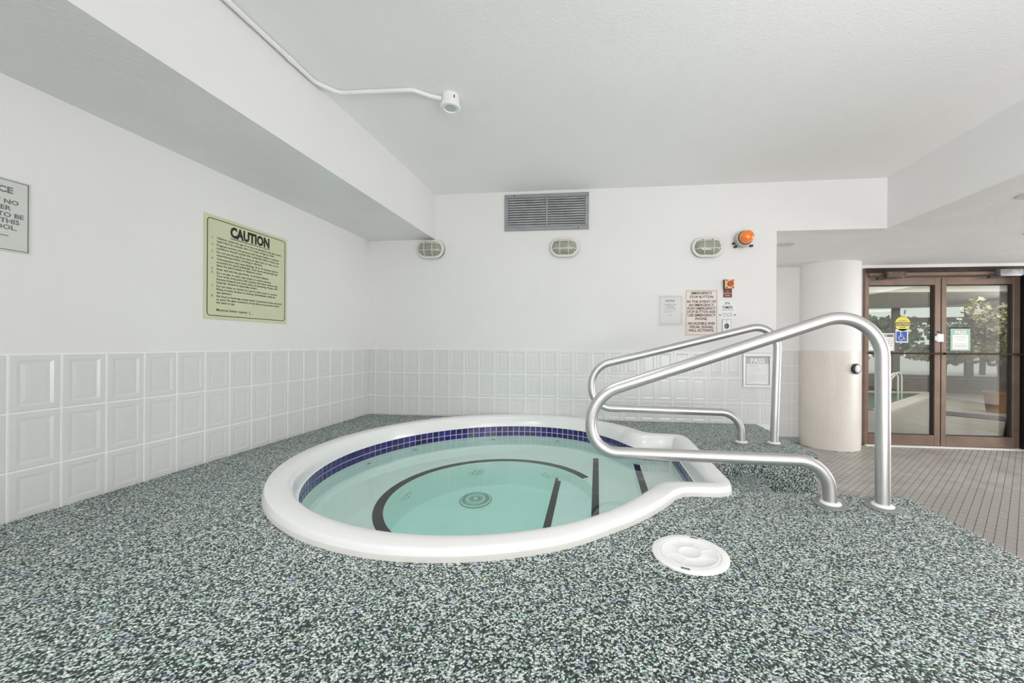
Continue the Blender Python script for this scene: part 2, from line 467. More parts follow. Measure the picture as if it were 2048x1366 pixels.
# ------------------------------------------------------------------ lower floor: narrow grey tiles laid at 45 degrees
bm = B(); box(bm, 1.30, 9.0, YK, YD+.2, ZF-.12, ZF-.0035)
fl = struct('floor', bm, FGROUT)
d1 = Vector((math.sin(math.radians(44.5)), math.cos(math.radians(44.5)), 0)); d2 = Vector((d1.y, -d1.x, 0))
TWD, TLN = .0500, .1000
cells = []
for i in range(-60, 150):
    for j in range(-60, 120):
        p = Vector((1.48, 1.5, 0))+d2*(i*TWD)+d1*(j*TLN)
        c = p+d2*TWD/2+d1*TLN/2
        if not (1.40 < c.x < 6.0 and .9 < c.y < YD-.02): continue
        if c.x < 1.55 and c.y < 2.0: continue
        if (c.x-3.04)**2+(c.y-5.48)**2 < .33**2: continue
        # is it in the frame beyond the deck edge?
        rel = c-Vector((0, 0, 0)); dep = rel.dot(fw); px = 1109.7+774.5*rel.dot(rt)/dep
        vis = px < 2060 and (c.y-.0) > (c.x*1.02*(1.0)) *0.0
        # sight line over the deck edge
        t = XE/c.x
        zat = CAM_H+(ZF-CAM_H)*t
        hidden = zat < 0 and c.y*t < 3.8 and not (2.05 < c.y*t < 2.76)
        cells.append((dep if (vis and not hidden) else 1e3+dep, p))
cells.sort(key=lambda q: q[0])
def ftile_bm(bm, p, dz=0, tilt=0):
    g0, g1, b = .0016, .0006, .0015
    def q(u, v, z): return p+d2*u+d1*v+Vector((0, 0, ZF+z+dz))
    lo = [bm.verts.new(q(u, v, -.004)) for u, v in ((g0, g1), (TWD-g0, g1), (TWD-g0, TLN-g1), (g0, TLN-g1))]
    hi = [bm.verts.new(q(u, v, 0)) for u, v in ((g0+b, g1+b), (TWD-g0-b, g1+b), (TWD-g0-b, TLN-g1-b), (g0+b, TLN-g1-b))]
    for k in range(4): bm.faces.new((lo[k], lo[(k+1) % 4], hi[(k+1) % 4], hi[k]))
    bm.faces.new(hi)
src = None
for dep, p in cells[:300]:
    if src is None:
        bm = B(); ftile_bm(bm, Vector((0, 0, 0))); src = obj('tile', bm, FTILE, fl); src.location = p; o = src
    else:
        o = bpy.data.objects.new('tile', src.data); COL.objects.link(o); o.parent = fl; o.location = p
    o.location.z = random.uniform(-.0006, .0006)
bm = B()
for dep, p in cells[300:]: ftile_bm(bm, p, random.uniform(-.0006, .0006))
obj('small_floor_tiles', bm, FTILE, fl, kind='stuff')

# ------------------------------------------------------------------ column
bm = B(); lathe(bm, [(.336, ZT), (.336, ZB)], 64, Matrix.Translation((3.04, 5.48, 0)))
colm = struct('column', bm, PAINT, smooth=True)
bm = B()
nseg = 96
for k in range(nseg):         # narrow vertical mosaic strips round the lower column
    a0 = 2*PI*k/nseg; a1 = 2*PI*(k+1)/nseg; g = .0016
    for (z0, z1) in [(ZF+.002+i*.0776, ZF+.002+(i+1)*.0776-.001) for i in range(16)]:
        r = .3400; p = []
        for a in (a0+g, a1-g):
            p.append((3.04+r*math.cos(a), 5.48+r*math.sin(a)))
        v = [bm.verts.new((p[0][0], p[0][1], z0)), bm.verts.new((p[1][0], p[1][1], z0)), bm.verts.new((p[1][0], p[1][1], z1)), bm.verts.new((p[0][0], p[0][1], z1))]
        bm.faces.new(v)
obj('small_mosaic_tiles', bm, COLT, colm, kind='stuff')
bm = B(); lathe(bm, [(.3388, ZF), (.3388, ZT-.002), (.336, ZT)], 64, Matrix.Translation((3.04, 5.48, 0)))
obj('column_wainscot', bm, COLT, colm, smooth=True)
# round button on the column
ang = math.atan2(5.17-5.48, 3.165-3.04)
Mk = Matrix.Translation((3.04+.338*math.cos(ang), 5.48+.338*math.sin(ang), .455)) @ Vector((math.cos(ang), math.sin(ang), 0)).to_track_quat('Z', 'Y').to_matrix().to_4x4()
t = thing('wall_button', 'round dark-rimmed push button mounted on the white column', 'button')
obj('bezel', lathe(B(), [(.060, 0), (.064, .006), (.064, .030), (.056, .040), (.052, .040)], 28, Mk), BLACKP, t, smooth=True)
obj('button_face', lathe(B(), [(.052, .036), (.052, .041), (.047, .044), (.018, .044), (.017, .048), (0, .048)], 28, Mk), simple('button_silver', (.36, .35, .34, 1), .35, .5, var=.1, scale=60), t, smooth=True)

# ------------------------------------------------------------------ hot tub
tub = thing('hot_tub', 'large round sunken hot tub with white coping and cobalt tile band', 'hot tub', (CX, CY, 0))
prof = [(0, -.01), (0, .020), (.015, .024), (.022, .033), (.06, .0435), (.14, .0475), (.45, .0480), (.68, .0455), (.78, .038), (.86, .020), (.93, -.010), (.975, -.038), (.99, -.050), (1.04, -.052)]
bm = B(); rings = []
for t_, z in prof:
    rings.append([bm.verts.new((x, y, z)) for x, y in between(t_)])
for a, b in zip(rings, rings[1:]):
    for i in range(NP):
        j = (i+1) % NP; bm.faces.new((a[i], a[j], b[j], b[i]))
obj('coping', bm, FIBRE, tub, smooth=True)
bm = B(); rings = []
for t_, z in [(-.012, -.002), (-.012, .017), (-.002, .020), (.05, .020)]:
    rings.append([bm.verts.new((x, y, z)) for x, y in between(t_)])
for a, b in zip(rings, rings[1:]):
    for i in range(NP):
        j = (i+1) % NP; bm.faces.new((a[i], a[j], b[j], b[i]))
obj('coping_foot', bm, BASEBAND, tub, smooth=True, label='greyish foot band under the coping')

def offset_loop(L, d):
    out = []
    n = len(L)
    for i in range(n):
        a = Vector(L[i-1]); b = Vector(L[i]); c = Vector(L[(i+1) % n])
        t1 = (b-a).normalized(); t2 = (c-b).normalized(); t = (t1+t2).normalized()
        nrm = Vector((t.y, -t.x))          # outline runs counter-clockwise: this points outwards
        k = 1/max(.5, nrm.dot(Vector((t1.y, -t1.x))))
        out.append(tuple(b+nrm*d*k))
    return out
BACK = offset_loop(INN, .0045)
bm = B()
a = [bm.verts.new((x, y, -.047)) for x, y in BACK]; wall_down(bm, a, -.160)
obj('grout_band', bm, GROUT, tub, smooth=True)
# mosaic: walk the inner outline
def walk(L, pitch):
    pts = [Vector(p) for p in L]+[Vector(L[0])]; res = []; acc = 0.0; want = pitch/2
    for a, b in zip(pts, pts[1:]):
        d = (b-a).length
        while acc+d >= want:
            t = (want-acc)/d; p = a+(b-a)*t; res.append((p, (b-a).normalized())); want += pitch
        acc += d
    return res, acc
_, total = walk(INN, .0535)
ntile = round(total/.0535); spots, _ = walk(INN, total/ntile)
def mosaic_bm(bm, mt, wd=.0480, ht=.0480):
    w2, h2, b = wd/2, ht/2, .002
    lo = [bm.verts.new(mt @ Vector(q)) for q in ((-w2, -.004, -h2), (w2, -.004, -h2), (w2, -.004, h2), (-w2, -.004, h2))]
    mi = [bm.verts.new(mt @ Vector(q)) for q in ((-w2, .0005, -h2), (w2, .0005, -h2), (w2, .0005, h2), (-w2, .0005, h2))]
    hi = [bm.verts.new(mt @ Vector(q)) for q in ((-w2+b, .002, -h2+b), (w2-b, .002, -h2+b), (w2-b, .002, h2-b), (-w2+b, .002, h2-b))]
    for A, C in ((lo, mi), (mi, hi)):
        for k in range(4): bm.faces.new((A[k], A[(k+1) % 4], C[(k+1) % 4], C[k]))
    bm.faces.new(hi)
bmh = B(); mm = None; nvis = 0
BL2 = [BLUE, simple('cobalt_mosaic_dark', (.014, .007, .10, 1), .12, var=.3, scale=14, coat=.4), simple('cobalt_mosaic_light', (.030, .016, .18, 1), .12, var=.3, scale=14, coat=.4)]
mms = []
for p, tdir in spots:
    th = math.degrees(math.atan2(p.y-CY, p.x-CX)) % 360
    nin = Vector((-tdir.y, tdir.x))     # towards the water
    R = Matrix(((tdir.x, nin.x, 0, 0), (tdir.y, nin.y, 0, 0), (0, 0, 1, 0), (0, 0, 0, 1)))
    for k, zc in enumerate((-.0755, -.1285)):
        mt = Matrix.Translation((p.x, p.y, zc)) @ R
        if 235 < th < 338: mosaic_bm(bmh, mt)
        else:
            if len(mms) < 3:
                b_ = B(); mosaic_bm(b_, Matrix()); o = obj('mosaic_tile', b_, BL2[len(mms)], tub); mms.append(o.data)
            else:
                o = bpy.data.objects.new('mosaic_tile', random.choice(mms)); COL.objects.link(o); o.parent = tub
            o.matrix_parent_inverse = Matrix.Translation((-CX, -CY, 0)); o.matrix_basis = mt
            nvis += 1
obj('mosaic_tiles', bmh, BLUE, tub, kind='stuff')
# basin: bench, steps, floor
ZW_ = -.138
WALL = offset_loop(INN, .001)
Z1, Z2, Z3, Z4 = -.28, -.50, -.72, -1.00
XA, XB_, XC_ = -.030, -.325, .280
BX, BY, BR = -.674, 2.516, .680
bm = B()
top = [bm.verts.new((x, y, -.157)) for x, y in WALL]
lip = [bm.verts.new((x, y, -.16)) for x, y in offset_loop(INN, -.001)]
for i in range(NP):
    j = (i+1) % NP; bm.faces.new((top[i], top[j], lip[j], lip[i]))
wall_down(bm, lip, -.46)
def clip_x(L, x0, keep_less):
    out = []
    n = len(L)
    for i in range(n):
        a, b = L[i], L[(i+1) % n]
        ia = (a[0] <= x0) == keep_less; ib = (b[0] <= x0) == keep_less
        if ia: out.append(a)
        if ia != ib:
            t = (x0-a[0])/(b[0]-a[0]); out.append((x0, a[1]+(b[1]-a[1])*t))
    return out
inner = offset_loop(INN, -.001)
cov = offset_loop(INN, -.035)
for A, za, C, zc in ((inner, -.46, offset_loop(INN, -.008), -.482), (offset_loop(INN, -.008), -.482, cov, -.50)):
    va = [bm.verts.new((x, y, za)) for x, y in A]; vc = [bm.verts.new((x, y, zc)) for x, y in C]
    for i in range(NP):
        j = (i+1) % NP; bm.faces.new((va[i], va[j], vc[j], vc[i]))
circ = [(BX+BR*math.cos(2*PI*k/96), BY+BR*math.sin(2*PI*k/96)) for k in range(96)]
h1 = clip_x(circ, XA, True)
lv = fill_loops(bm, [clip_x(cov, XC_+.02, True), h1], Z2)
wall_down(bm, lv[1], Z4)
lv = fill_loops(bm, [clip_x(inner, XC_, False)], Z1)
s = clip_x(inner, XC_, False); yy = [p[1] for p in s if abs(p[0]-XC_) < 1e-6]
box(bm, XC_, XC_+.02, min(yy), max(yy), Z2-.01, Z1)
s3 = clip_x(h1, XB_, False); fill_loops(bm, [s3], Z3)
yy = [p[1] for p in s3 if abs(p[0]-XB_) < 1e-6]
box(bm, XB_, XB_+.02, min(yy), max(yy), Z4-.01, Z3)
fill_loops(bm, [h1], Z4)
obj('basin', bm, PLASTER, tub)
# black edge strips
def strip_line(x, y0, y1, z, wd=.046):
    return obj('edge_strip', box(B(), x, x+wd, y0, y1, z+.0005, z+.003), STRIP, tub)
strip_line(XC_, 1.98, 3.06, Z1)
strip_line(XA, 1.60, 3.36, Z2)
strip_line(XB_, 1.95, 3.04, Z3)
bm = B(); a0, a1, n = math.radians(33), math.radians(325), 90
rin, rout = BR-.002, BR+.056
pts = []
for k in range(n+1):
    a = a0+(a1-a0)*k/n; pts.append((a, math.cos(a), math.sin(a)))
vs = [[bm.verts.new((BX+r*c, BY+r*s_, z)) for r in (rin, rout) for z in (Z2+.0005, Z2+.003)] for a, c, s_ in pts]
for A, C in zip(vs, vs[1:]):
    bm.faces.new((A[1], A[3], C[3], C[1])); bm.faces.new((A[0], A[1], C[1], C[0])); bm.faces.new((A[2], A[3], C[3], C[2]))
obj('edge_strip', bm, STRIP, tub)
# drain cover and jets
DR = simple('drain_plastic', (.80, .84, .81, 1), .4, var=.03); DK = simple('drain_slot', (.16, .19, .17, 1), .6)
dx, dy = -.925, 2.90
dr = obj('drain_cover', lathe(B(), [(.118, Z4), (.118, Z4+.006), (.108, Z4+.016), (.070, Z4+.022), (.068, Z4+.018), (.064, Z4+.018), (.062, Z4+.024), (0, Z4+.026)], 40, Matrix.Translation((dx, dy, 0))), DR, tub, smooth=True)
bm = B()
for k in range(40):
    a = 2*PI*k/40
    mt = Matrix.Translation((dx, dy, Z4+.017)) @ Matrix.Rotation(a, 4, 'Z'); box(bm, .074, .104, -.0022, .0022, 0, .006, mat=mt)
for k in range(20):
    a = 2*PI*k/20
    mt = Matrix.Translation((dx, dy, Z4+.022)) @ Matrix.Rotation(a, 4, 'Z'); box(bm, .02, .056, -.002, .002, 0, .0048, mat=mt)
tube(bm, [(dx+.1185*math.cos(2*PI*k/40), dy+.1185*math.sin(2*PI*k/40), Z4+.004) for k in range(40)], .0035, 6, closed=True)
obj('slots', bm, DK, dr)
for th, z in ((66, -.70), (118, -.70), (172, -.70), (215, -.70)):
    a = math.radians(th); p = Vector((BX+BR*math.cos(a), BY+BR*math.sin(a), z))
    mt = Matrix.Translation(p) @ Vector((-math.cos(a), -math.sin(a), 0)).to_track_quat('Z', 'Y').to_matrix().to_4x4()
    j = obj('suction_fitting', lathe(B(), [(.070, 0), (.068, .012), (.05, .020), (0, .022)], 28, mt), DR, tub, smooth=True)
    bm = B()
    for q in range(4):
        m2 = mt @ Matrix.Translation((.03*math.cos(q*PI/2+.4), .03*math.sin(q*PI/2+.4), .0205)); lathe(bm, [(.006, 0), (.006, .002)], 8, m2)
    obj('screws', bm, DK, j)
for px_, py_ in ((-1.66, 2.75), (-1.48, 3.12), (-.96, 3.55), (-.38, 3.55), (-.62, 1.40)):
    a = math.atan2(py_-CY, px_-CX); r = interp(RI, abs(math.degrees(a)))-.001
    p = Vector((CX+r*math.cos(a), CY+r*math.sin(a), -.27))
    mt = Matrix.Translation(p) @ Vector((-math.cos(a), -math.sin(a), 0)).to_track_quat('Z', 'Y').to_matrix().to_4x4()
    j = obj('jet', lathe(B(), [(.034, 0), (.034, .008), (.026, .012), (.016, .012), (.014, .004), (0, .004)], 20, mt), DR, tub, smooth=True)
    obj('nozzle', lathe(B(), [(.011, .004), (.011, .010), (0, .010)], 14, mt), DK, j, smooth=True)
localise(tub)
for o in tub.children:
    if o.name.startswith('mosaic_tile'): o.matrix_parent_inverse = Matrix.Translation((-CX, -CY, 0))
# water body
bm = B(); WL = offset_loop(INN, .003)
lv = fill_loops(bm, [WL], ZW_)
wv = lv[0]; lo = wall_down(bm, wv, -1.03)
es = [bm.edges.get((lo[i], lo[(i+1) % NP])) for i in range(NP)]
bmesh.ops.triangle_fill(bm, use_beauty=True, edges=es, normal=(0, 0, -1))
wt = obj('spa_water', bm, WATER, kind='stuff')
tag(wt, 'still pale turquoise water filling the round hot tub', 'water')

# ------------------------------------------------------------------ handrails
RR = .0285
def rail(Y, ctrl, rad, label, feet):
    t = thing('handrail', label, 'handrail', (ctrl[0][0], Y, 0), 'stainless handrails at the tub steps')
    path = smoothpath([(x, Y, z) for x, z in ctrl], rad, 14)
    tb = obj('rail_tube', tube(B(), path, RR, 20), STEEL, t, smooth=True)
    for x in feet:
        mt = Matrix.Translation((x, Y, 0))
        obj('flange', lathe(B(), [(.068, .001), (.068, .006), (.058, .009), (.030, .009)], 32, mt), FLANGE, t, smooth=True)
        obj('collar', lathe(B(), [(.043, .009), (.043, .013), (.036, .018), (.029, .019)], 32, mt), WHITEP, t, smooth=True)
    localise(t)
    return t
rail(1.913, [(1.072, 0), (1.062, .2005), (-.028, .2060), (-.028, .479), (1.288, .936), (1.294, 0)],
     [.14, .13, .19, .185], 'brushed steel handrail on the near side of the tub steps', (1.072, 1.294))
rail(3.05, [(1.083, 0), (1.072, .2265), (-.043, .2400), (-.043, .558), (1.340, .913), (1.314, 0)],
     [.15, .160, .180, .15], 'brushed steel handrail on the far side of the tub steps, next to the wall', (1.083, 1.314))

# ------------------------------------------------------------------ skimmer lid
lx, ly = .327, 1.402
t = thing('skimmer_lid', 'round white plastic skimmer lid set in the pebble deck', 'lid', (lx, ly, 0))
mt = Matrix.Translation((lx, ly, 0))
obj('lid_ring', lathe(B(), [(.129, -.004), (.129, .004), (.124, .007), (.104, .007), (.102, .004)], 48, mt), WHITEP, t, smooth=True)
obj('lid_plate', lathe(B(), [(.102, 0), (.101, .0062), (.094, .0068), (.092, .0054), (.040, .0054), (.038, .0066), (.036, .0054), (0, .0054)], 48, mt), WHITEP, t, smooth=True)
bm = B()
for k in range(8):
    box(bm, .044, .088, -.0008, .0008, .0052, .0064, mat=mt @ Matrix.Rotation(k*PI/4+.3, 4, 'Z'))
obj('ribs', bm, WHITEP, t)
for a in (math.radians(70), math.radians(250)):
    obj('finger_slot', box(B(), -.014, .014, -.005, .005, .0066, .0074, mat=mt @ Matrix.Rotation(a, 4, 'Z') @ Matrix.Translation((.112, 0, 0)) @ Matrix.Rotation(PI/2, 4, 'Z')), GREYINK, t)
localise(t)

# ------------------------------------------------------------------ vent grille
t = thing('vent_grille', 'grey two-panel louvred air vent high on the back wall', 'vent', (-.51, YB, 2.04))
x0, x1, z0, z1 = -.928, -.090, 1.862, 2.222
bm = B(); F = .036
for q in ((x0, x1, z1-F, z1), (x0, x1, z0, z0+F), (x0, x0+F, z0+F, z1-F), (x1-F, x1, z0+F, z1-F), (-.512, -.492, z0+F, z1-F)):
    box(bm, q[0], q[1], YB-.018, YB-.001, q[2], q[3])
obj('frame', bevel(bm, .002), GREYM, t)
obj('duct_back', box(B(), x0+F, x1-F, YB-.002, YB-.0005, z0+F, z1-F), BLACKP, t)
sl = None
for a, b in ((x0+F, -.512), (-.492, x1-F)):
    for k in range(12):
        zc = z0+F+.012+k*(z1-z0-2*F)/12
        mt = Matrix.Translation(((a+b)/2, YB-.010, zc)) @ Matrix.Rotation(math.radians(-24), 4, 'X')
        o = obj('slat', box(B(), -(b-a)/2+.001, (b-a)/2-.001, -.0012, .0012, -.0100, .0100, mat=mt), SLATM, t)
bm = B()
for x, z in ((x0+.10, z1-.016), (x1-.10, z0+.016)): lathe(bm, [(.006, 0), (.006, .003), (0, .004)], 10, Matrix.Translation((x, YB-.018, z)) @ Matrix.Rotation(PI/2, 4, 'X'))
obj('screws', bm, BLACKP, t)
localise(t)

# ------------------------------------------------------------------ oval caged bulkhead lamps
def stadium(hw, hh, n=16):
    out = []; s = hw-hh
    for k in range(n+1):
        a = -PI/2+PI*k/n; out.append((s+hh*math.cos(a), hh*math.sin(a)))
    for k in range(n+1):
        a = PI/2+PI*k/n; out.append((-s+hh*math.cos(a), hh*math.sin(a)))
    return out
def bulkhead(cx, cz, label):
    t = thing('bulkhead_lamp', label, 'wall lamp', (cx, YB, cz), 'oval caged lamps along the back wall')
    F = fr_back(cx, YB, cz)
    def shell(levels):
        bm = B(); rings = []
        for hw, hh, d in levels: rings.append([bm.verts.new(F @ Vector((x, y, d))) for x, y in stadium(hw, hh)])
        for A, C in zip(rings, rings[1:]):
            n = len(A)
            for i in range(n): bm.faces.new((A[i], A[(i+1) % n], C[(i+1) % n], C[i]))
        bm.faces.new(rings[-1]); return bm
    obj('back_plate', shell([(.137, .089, 0), (.139, .091, .010), (.139, .091, .022)]), BLACKP, t, smooth=True)
    obj('rim', shell([(.137, .090, .022), (.142, .094, .026), (.142, .094, .036), (.136, .088, .041), (.118, .071, .041), (.115, .068, .034)]), OFFW, t, smooth=True)
    obj('lens', shell([(.114, .067, .034), (.113, .066, .050), (.108, .061, .070), (.098, .051, .084), (.080, .036, .092)]), LENSG, t, smooth=True)
    def bar(pts): obj('cage_bar', tube(B(), [F @ Vector(p) for p in pts], .0035, 8), OFFW, t, smooth=True)
    for x in (-.040, .042):
        bar([(x, -.072, .040), (x, -.072, .060), (x, -.060, .084), (x, -.03, .096), (x, .03, .096), (x, .060, .084), (x, .072, .060), (x, .072, .040)])
    for z, xe in ((.048, .100), (-.022, .118)):
        bar([(-xe, z, .040), (-xe, z, .056), (-xe+.02, z, .082), (-xe+.045, z, .0975), (xe-.045, z, .0975), (xe-.02, z, .082), (xe, z, .056), (xe, z, .040)])
    localise(t)
bulkhead(-1.690, 1.693, 'oval grey caged wall lamp tucked under the left ceiling beam')
bulkhead(-.325, 1.683, 'oval grey caged wall lamp directly below the vent grille')
bulkhead(1.022, 1.655, 'oval grey caged wall lamp beside the orange warning beacon')

# ------------------------------------------------------------------ beacon
bx_, bz_ = 1.338, 1.718
t = thing('warning_beacon', 'orange domed warning beacon on a grey round base', 'beacon', (bx_, YB, bz_))
mt = fr_back(bx_, YB, bz_)
obj('bracket', box(B(), -.05, .05, -.055, .055, 0, .022, mat=mt), BLACKP, t)
obj('base', lathe(B(), [(.066, .018), (.074, .024), (.074, .085), (.066, .095)], 32, mt), BEAC, t, smooth=True)
obj('gasket', lathe(B(), [(.064, .094), (.064, .101), (.056, .101)], 32, mt), simple('dark_gasket', (.06, .015, .008, 1), .6), t, smooth=True)
obj('dome', lathe(B(), [(.059, .100), (.059, .108), (.057, .136), (.053, .162), (.044, .180), (.025, .191), (0, .194)], 32, mt), AMBER, t, smooth=True)
bm = B()
for x, z in ((-.075, -.03), (.082, -.055), (-.06, -.062)): box(bm, x-.012, x+.012, z-.008, z+.008, .0, .03, mat=mt)
obj('mounting_lugs', bm, BLACKP, t)
localise(t)

# ------------------------------------------------------------------ emergency stop button and label
mt = fr_back(1.178, YB, 1.266)
t = thing('stop_button_box', 'small yellow box with red mushroom stop button', 'button', (1.178, YB, 1.266))
obj('box_body', bevel(box(B(), 0, .084, 0, .082, 0, .050, mat=mt), .004), YEL, t)
obj('box_back', box(B(), -.004, .004, -.002, .084, 0, .040, mat=mt), simple('box_side', (.10, .06, .04, 1), .6), t)
obj('mushroom', lathe(B(), [(.014, .05), (.014, .066), (.024, .068), (.027, .076), (.022, .084), (0, .087)], 24, mt @ Matrix.Translation((.042, .040, 0))), RED, t, smooth=True)
bm = B()
for x in (.014, .070):
    for z in (.008, .074): box(bm, x-.009, x+.009, z-.004, z+.004, .0495, .052, mat=mt)
obj('corner_screws', bm, BLACKP, t)
localise(t)
mt = fr_back(1.176, YB, 1.186)
t = thing('stop_label', 'small maroon label plate under the yellow stop button', 'label', (1.176, YB, 1.186))
obj('plate', box(B(), 0, .078, 0, .080, 0, .003, mat=mt), MAROON, t)
text('lettering', 'IN', mt, .038, .054, .010, PAPER, t, off=.0034)
text('lettering', 'EMERGENCY', mt, .038, .034, .010, PAPER, t, wmax=.070, off=.0034)
text('lettering', 'PUSH', mt, .038, .012, .012, PAPER, t, off=.0034)
localise(t)

# ------------------------------------------------------------------ signs on the back wall
def border(parent, mt, w_, h_, ins, th, mat, off=.0036):
    bm = B()
    box(bm, ins, w_-ins, ins, ins+th, off-.0008, off, mat=mt); box(bm, ins, w_-ins, h_-ins-th, h_-ins, off-.0008, off, mat=mt)
    box(bm, ins, ins+th, ins, h_-ins, off-.0008, off, mat=mt); box(bm, w_-ins-th, w_-ins, ins, h_-ins, off-.0008, off, mat=mt)
    obj('border_line', bm, mat, parent)
mt = fr_back(.827, YB, .822); W_, H_ = .302, .440
t = thing('emergency_sign', 'tall pale pink sign with bold brown emergency stop instructions', 'sign', (.98, YB, .82))
obj('board', box(B(), 0, W_, 0, H_, 0, .003, mat=mt), PINKS, t)
border(t, mt, W_, H_, .010, .0022, INK)
L_ = [('EMERGENCY', .395, .20), ('STOP BUTTON', .359, .215), ('IN THE EVENT OF', .315, .265), ('AN EMERGENCY,', .282, .235), ('PUSH EMERGENCY', .250, .262), ('STOP BUTTON AND', .218, .262),
      ('USE EMERGENCY', .186, .262), ('PHONE.', .152, .11), ('AN AUDIBLE AND', .108, .248), ('VISUAL SIGNAL', .075, .222), ('WILL ACTIVATE.', .042, .235)]
for s_, z, wd in L_: text('lettering', s_, mt, W_/2, z, .0235, BROWNINK, t, wmax=wd, bold=.022, off=.0038)
localise(t)
mt = fr_back(.583, YB, .924); W_, H_ = .222, .284
t = thing('paper_notice', 'white paper notice in a shiny clear sleeve', 'notice', (.69, YB, .92))
obj('sheet', box(B(), 0, W_, 0, H_, 0, .0025, mat=mt), PAPER, t)
border(t, mt, W_, H_, .012, .0018, GREYINK, .0030)
text('lettering', 'NOTICE', mt, W_/2-.006, .226, .016, INK, t, bold=.02, off=.0034, wmax=.085)
for s_, z, wd in (('RESIDENTS AND', .192, .11), ('VISITORS', .176, .065), ('SHOWER BEFORE', .160, .10)): text('lettering', s_, mt, W_/2-.004, z, .010, GREYINK, t, wmax=wd, off=.0034)
bm = B()
for z, a, b in ((.142, .05, .16), (.126, .05, .13), (.098, .08, .13)): box(bm, a, b, z, z+.0035, .0026, .0034, mat=mt)
obj('print_lines', bm, simple('faint_print', (.45, .45, .45, 1), .7), t)
sg = obj('plastic_sleeve', box(B(), -.006, W_+.006, -.006, H_+.006, .0045, .0055, mat=mt), glass_mat('sleeve_film', (.97, .97, .97, 1), .45), t)
localise(t)
mt = fr_back(1.135, YB, .990); W_, H_ = .158, .162
t = thing('spa_timer_sign', 'small white SPA TIMER sign above the wall switch', 'sign', (1.21, YB, .99))
obj('sheet', box(B(), 0, W_, 0, H_, 0, .002, mat=mt), simple('white_card', (.79, .79, .785, 1), .6, var=.01), t)
text('lettering', 'SPA', mt, W_/2, .130, .021, INK, t, bold=.01, off=.0026)
text('lettering', 'TIMER', mt, W_/2, .090, .025, INK, t, bold=.01, off=.0026, wmax=.115)
text('lettering', '15 Minute Maximum', mt, W_/2, .074, .009, INK, t, wmax=.145, off=.0026)
text('lettering', 'PUSH BUTTON', mt, W_/2, .038, .010, INK, t, wmax=.105, off=.0026)
text('lettering', 'TO START SPA', mt, W_/2, .018, .010, INK, t, wmax=.105, off=.0026)
bm = B()
for x in (.012, .146):
    v = [bm.verts.new(mt @ Vector(p)) for p in ((x-.008, .036, .0026), (x+.008, .036, .0026), (x, .020, .0026))]; bm.faces.new(v)
obj('arrow_marks', bm, INK, t)
localise(t)
mt = fr_back(1.170, YB, .858); W_, H_ = .074, .117
t = thing('wall_switch', 'white wall switch plate with a dark oval button', 'switch', (1.207, YB, .86))
obj('plate_edge', box(B(), -.002, W_+.002, -.002, H_+.002, 0, .003, mat=mt), BLACKP, t)
obj('plate', bevel(box(B(), 0, W_, 0, H_, .0, .007, mat=mt), .002), WHITEP, t)
bm = B(); lathe(bm, [(.019, .007), (.019, .013), (.015, .015), (0, .015)], 24, mt @ Matrix.Translation((W_/2, H_/2, 0)) @ Matrix.Diagonal((1, 1.35, 1, 1)))
obj('oval_button', bm, simple('dark_button', (.10, .10, .10, 1), .35, .5, var=.3, scale=80), t, smooth=True)
bm = B()
for z in (.014, H_-.014): lathe(bm, [(.004, .007), (.004, .009), (0, .009)], 10, mt @ Matrix.Translation((W_/2, z, 0)))
obj('screws', bm, BLACKP, t)
localise(t)
mt = fr_back(1.354, YB-.005, .346); W_, H_ = .257, .312
t = thing('framed_pass_notice', 'silver-framed PASS certificate on the tiled wall', 'notice', (1.48, YB, .35))
bm = B(); F = .024
for q in ((0, W_, 0, F), (0, W_, H_-F, H_), (0, F, F, H_-F), (W_-F, W_, F, H_-F)): box(bm, q[0], q[1], q[2], q[3], 0, .014, mat=mt)
obj('frame', bevel(bm, .002), simple('silver_frame', (.70, .70, .70, 1), .35, .3, var=.02), t)
bm = B(); border_ = [(F, W_-F, F, F+.003), (F, W_-F, H_-F-.003, H_-F), (F, F+.003, F, H_-F), (W_-F-.003, W_-F, F, H_-F)]
for q in border_: box(bm, q[0], q[1], q[2], q[3], .003, .0142, mat=mt)
obj('inner_lip', bm, GREYM, t)
obj('sheet', box(B(), F, W_-F, F, H_-F, .001, .005, mat=mt), PAPER, t)
obj('header_band', box(B(), F+.003, W_-F-.003, H_-F-.068, H_-F-.004, .005, .0056, mat=mt), PASSW, t)
text('lettering', 'PASS', mt, W_/2, H_-F-.060, .042, simple('white_print', (.86, .87, .86, 1), .5), t, bold=.03, wmax=.13, off=.0062)
bm = B()
for z, a, b in ((.205, .045, .12), (.192, .045, .14), (.172, .11, .15), (.158, .08, .16), (.112, .045, .20), (.100, .045, .20), (.088, .045, .20), (.076, .045, .20), (.064, .045, .20)): box(bm, a, b, z, z+.0022, .005, .0056, mat=mt)
obj('print_lines', bm, simple('pale_print', (.55, .55, .57, 1), .7), t)
localise(t)

